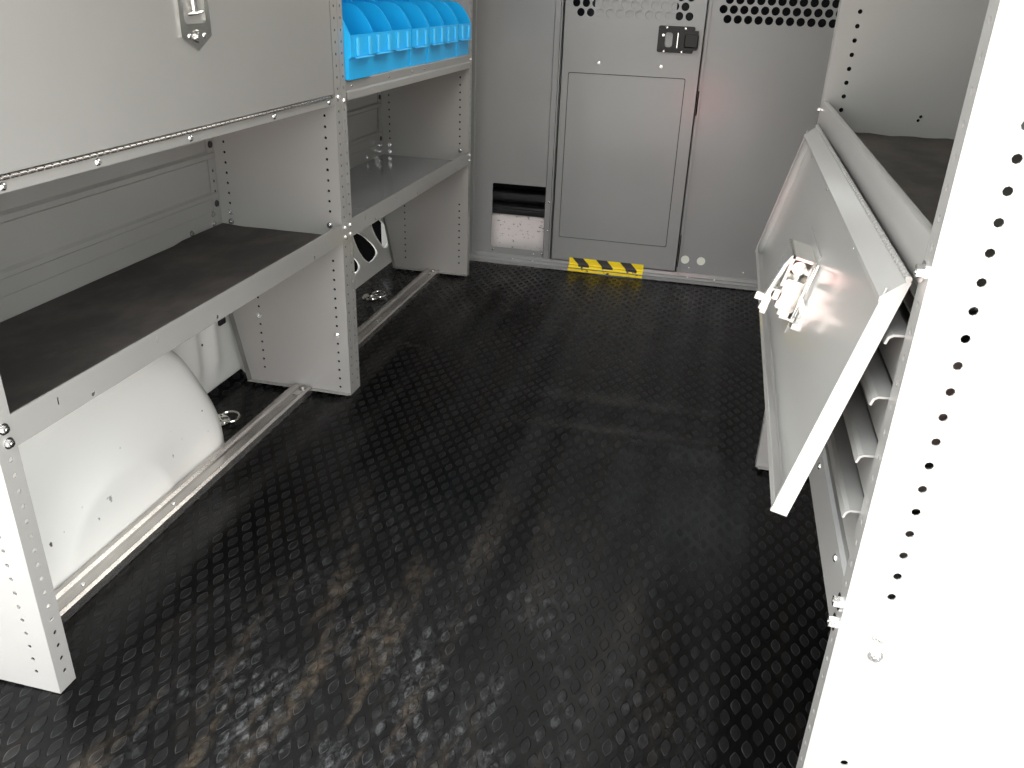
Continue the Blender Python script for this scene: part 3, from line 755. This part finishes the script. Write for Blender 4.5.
# open flap door: pan with returned edges, hanging tilted into the aisle
e_u = Vector((-.237, 0, -.9715)).normalized(); e_n = Vector((-e_u.z, 0, e_u.x)).normalized()
if e_n.x > 0: e_n = -e_n
HG = Vector((XR - .0035, 0, .7655)); Yd0, Yd1 = .750, 1.722
DL = .2600; DT = .0170
def dpt(u, y, n): return HG + e_u * u + e_n * n + Vector((0, y, 0))
def dbox(bm, u0, u1, y0, y1, n0, n1):
    v = [bm.verts.new(dpt(u, y, n)) for u in (u0, u1) for y in (y0, y1) for n in (n0, n1)]
    for q in ((0, 1, 3, 2), (4, 6, 7, 5), (0, 4, 5, 1), (2, 3, 7, 6), (0, 2, 6, 4), (1, 5, 7, 3)): bm.faces.new([v[i] for i in q])
def dfold(bm, prof, y0, y1, t):
    b2 = NB(); fold(b2, prof, y0, y1, t)
    for v in b2.verts: u, y, n = v.co.x, v.co.y, v.co.z; v.co = dpt(u, y, n)
    me = bpy.data.meshes.new('tmp'); b2.to_mesh(me); b2.free(); bm.from_mesh(me); bpy.data.meshes.remove(me)
bm = NB()
dfold(bm, [(.001, .0015), (.0215, DT), (.0245, DT - .0005), (.0275, .0), (.0285, 0), (DL - .003, 0), (DL, .003), (DL, DT - .003), (DL - .003, DT), (DL - .012, DT)], Yd0 + .0004, Yd1 - .0004, .0015)
for a, b in ((Yd0, Yd0 + .0016), (Yd1 - .0016, Yd1)):
    q = [(.001, 0), (.001, .0015), (.0215, DT), (DL, DT), (DL, 0)]
    A = [bm.verts.new(dpt(u, a, n_)) for u, n_ in q]; B = [bm.verts.new(dpt(u, b, n_)) for u, n_ in q]
    bm.faces.new(A); bm.faces.new(B[::-1])
    for k in range(5): bm.faces.new((A[k], A[(k + 1) % 5], B[(k + 1) % 5], B[k]))
dbox(bm, .012, DL, Yd1 - .0090, Yd1 - .0016, DT - .0015, DT)
dbox(bm, .012, DL, Yd0 + .0016, Yd0 + .004, DT - .0015, DT)
fd = obj('flap_door', bm, M['grey'], K); fd['label'] = 'opened flap door seen from its inner side'
for y in (1.0, 1.33, 1.62):
    bolt(dpt(.040, y, .0018), e_n, fd, RIVET, 'rivet', .6)
# piano hinge between lip and door
bm = NB()
hp = dpt(-.0010, 0, .0035)
cyl(bm, (hp.x, Yd0, hp.z), (0, 1, 0), .0012, Yd1 - Yd0, 10)
n = 80
for k in range(n): cyl(bm, (hp.x, Yd0 + (Yd1 - Yd0) * k / n, hp.z), (0, 1, 0), .0029, (Yd1 - Yd0) / n * .74, 10)
obj('piano_hinge', bm, M['grey'], fd, True)
# latch works on the inside of the door, near its free edge
lb = NB(); dbox(lb, .096, .212, 1.150, 1.310, .0016, .0035)
lh = obj('latch_plate', lb, M['grey'], fd)
lb = NB(); dbox(lb, .139, .183, 1.148, 1.255, .004, .031); bmesh.ops.bevel(lb, geom=lb.edges[:], offset=.002, segments=2, affect='EDGES')
obj('latch_box', lb, M['cast'], lh)
lb = NB(); dbox(lb, .106, .110, 1.146, 1.235, .004, .036); dbox(lb, .106, .150, 1.146, 1.235, .032, .036); dbox(lb, .110, .139, 1.146, 1.235, .004, .007)
obj('latch_frame', lb, M['cast'], lh)
lb = NB(); q = dpt(.125, 1.165, .019); cyl(lb, q, (0, 1, 0), .0095, .060, 18); dbox(lb, .113, .137, 1.19, 1.23, .010, .030); obj('latch_core', lb, M['steel'], lh, True)
lb = NB(); dbox(lb, .183, .191, 1.150, 1.185, .008, .024); dbox(lb, .191, .194, 1.148, 1.20, .004, .020); obj('latch_foot', lb, M['cast'], lh)
lb = NB(); tube(lb, [dpt(.108, 1.150, .033), dpt(.120, 1.150, .040), dpt(.150, 1.152, .043), dpt(.165, 1.154, .046), dpt(.192, 1.156, .047)], .0036, 10)
dbox(lb, .158, .196, 1.150, 1.163, .039, .0465); dbox(lb, .170, .180, 1.152, 1.160, .046, .060)
q = dpt(.165, 1.150, .034); cyl(lb, q, (0, 1, 0), .008, .05, 16)
obj('latch_lever', lb, M['cast'], lh, True)
lb = NB(); tube(lb, [dpt(.104, 1.130, .004), dpt(.150, 1.128, .006), dpt(.180, 1.130, .004)], .0028, 8); dbox(lb, .150, .162, 1.09, 1.125, .0016, .006); dbox(lb, .180, .188, 1.10, 1.125, .0016, .008)
obj('latch_rod', lb, M['steel'], lh)

# ---------------------------------------------------------------- light
w = bpy.data.worlds.new('World'); SC.world = w; w.use_nodes = True
N, L = w.node_tree.nodes, w.node_tree.links
bg = N['Background']
tc = N.new('ShaderNodeTexCoord'); sp = N.new('ShaderNodeSeparateXYZ'); L.new(tc.outputs['Generated'], sp.inputs[0])
cr = N.new('ShaderNodeValToRGB'); L.new(math_n(N, L, 'MULTIPLY', math_n(N, L, 'ADD', sp.outputs[2], 1), .5), cr.inputs[0])
e = cr.color_ramp.elements
e[0].position = .48; e[0].color = (.25, .25, .23, 1); e[1].position = .52; e[1].color = (.85, .86, .84, 1)
x_ = e.new(.75); x_.color = (1.15, 1.2, 1.25, 1)
L.new(cr.outputs[0], bg.inputs['Color']); bg.inputs['Strength'].default_value = 5.6

def lamp(name, kind, energy, color, loc, rot=(0, 0, 0), size=.1, **kw):
    l = bpy.data.lights.new(name, kind); l.energy = energy; l.color = color
    if kind == 'SUN': l.angle = size
    elif kind == 'AREA': l.shape = 'RECTANGLE'; l.size = size; l.size_y = kw.get('sy', size)
    else: l.shadow_soft_size = size
    o = bpy.data.objects.new(name, l); COL.objects.link(o); o.location = loc; o.rotation_euler = rot; return o
lamp('tail_lamp_glow', 'POINT', 12, (1, .05, .04), (.68, -1.0, .22), size=.2)

lamp('added_roof_fill', 'AREA', 8.5, (1, .97, .92), (.5, 2.2, H - .03), (0, 0, 0), .5, sy=1.2)  # added fill light without a fixture, brightens partition and bins
lamp('sun', 'SUN', 9, (1, .95, .88), (0, 0, 5), (math.radians(10), math.radians(10), 0), math.radians(2))
# ---------------------------------------------------------------- camera
cam = bpy.data.cameras.new('camera'); co = bpy.data.objects.new('camera', cam); COL.objects.link(co)
cam.sensor_fit = 'HORIZONTAL'; cam.sensor_width = 36; cam.lens = 837.716 / 1024 * 36; cam.clip_start = .02
co.location = (.8519, 0, .9814); co.rotation_mode = 'XYZ'; co.rotation_euler = (1.12918, -.03387, .24210)
SC.camera = co
SC.view_settings.view_transform = 'Standard'; SC.view_settings.look = 'None'; SC.view_settings.gamma = 1
SC.view_settings.use_curve_mapping = False; SC.view_settings.exposure = .0
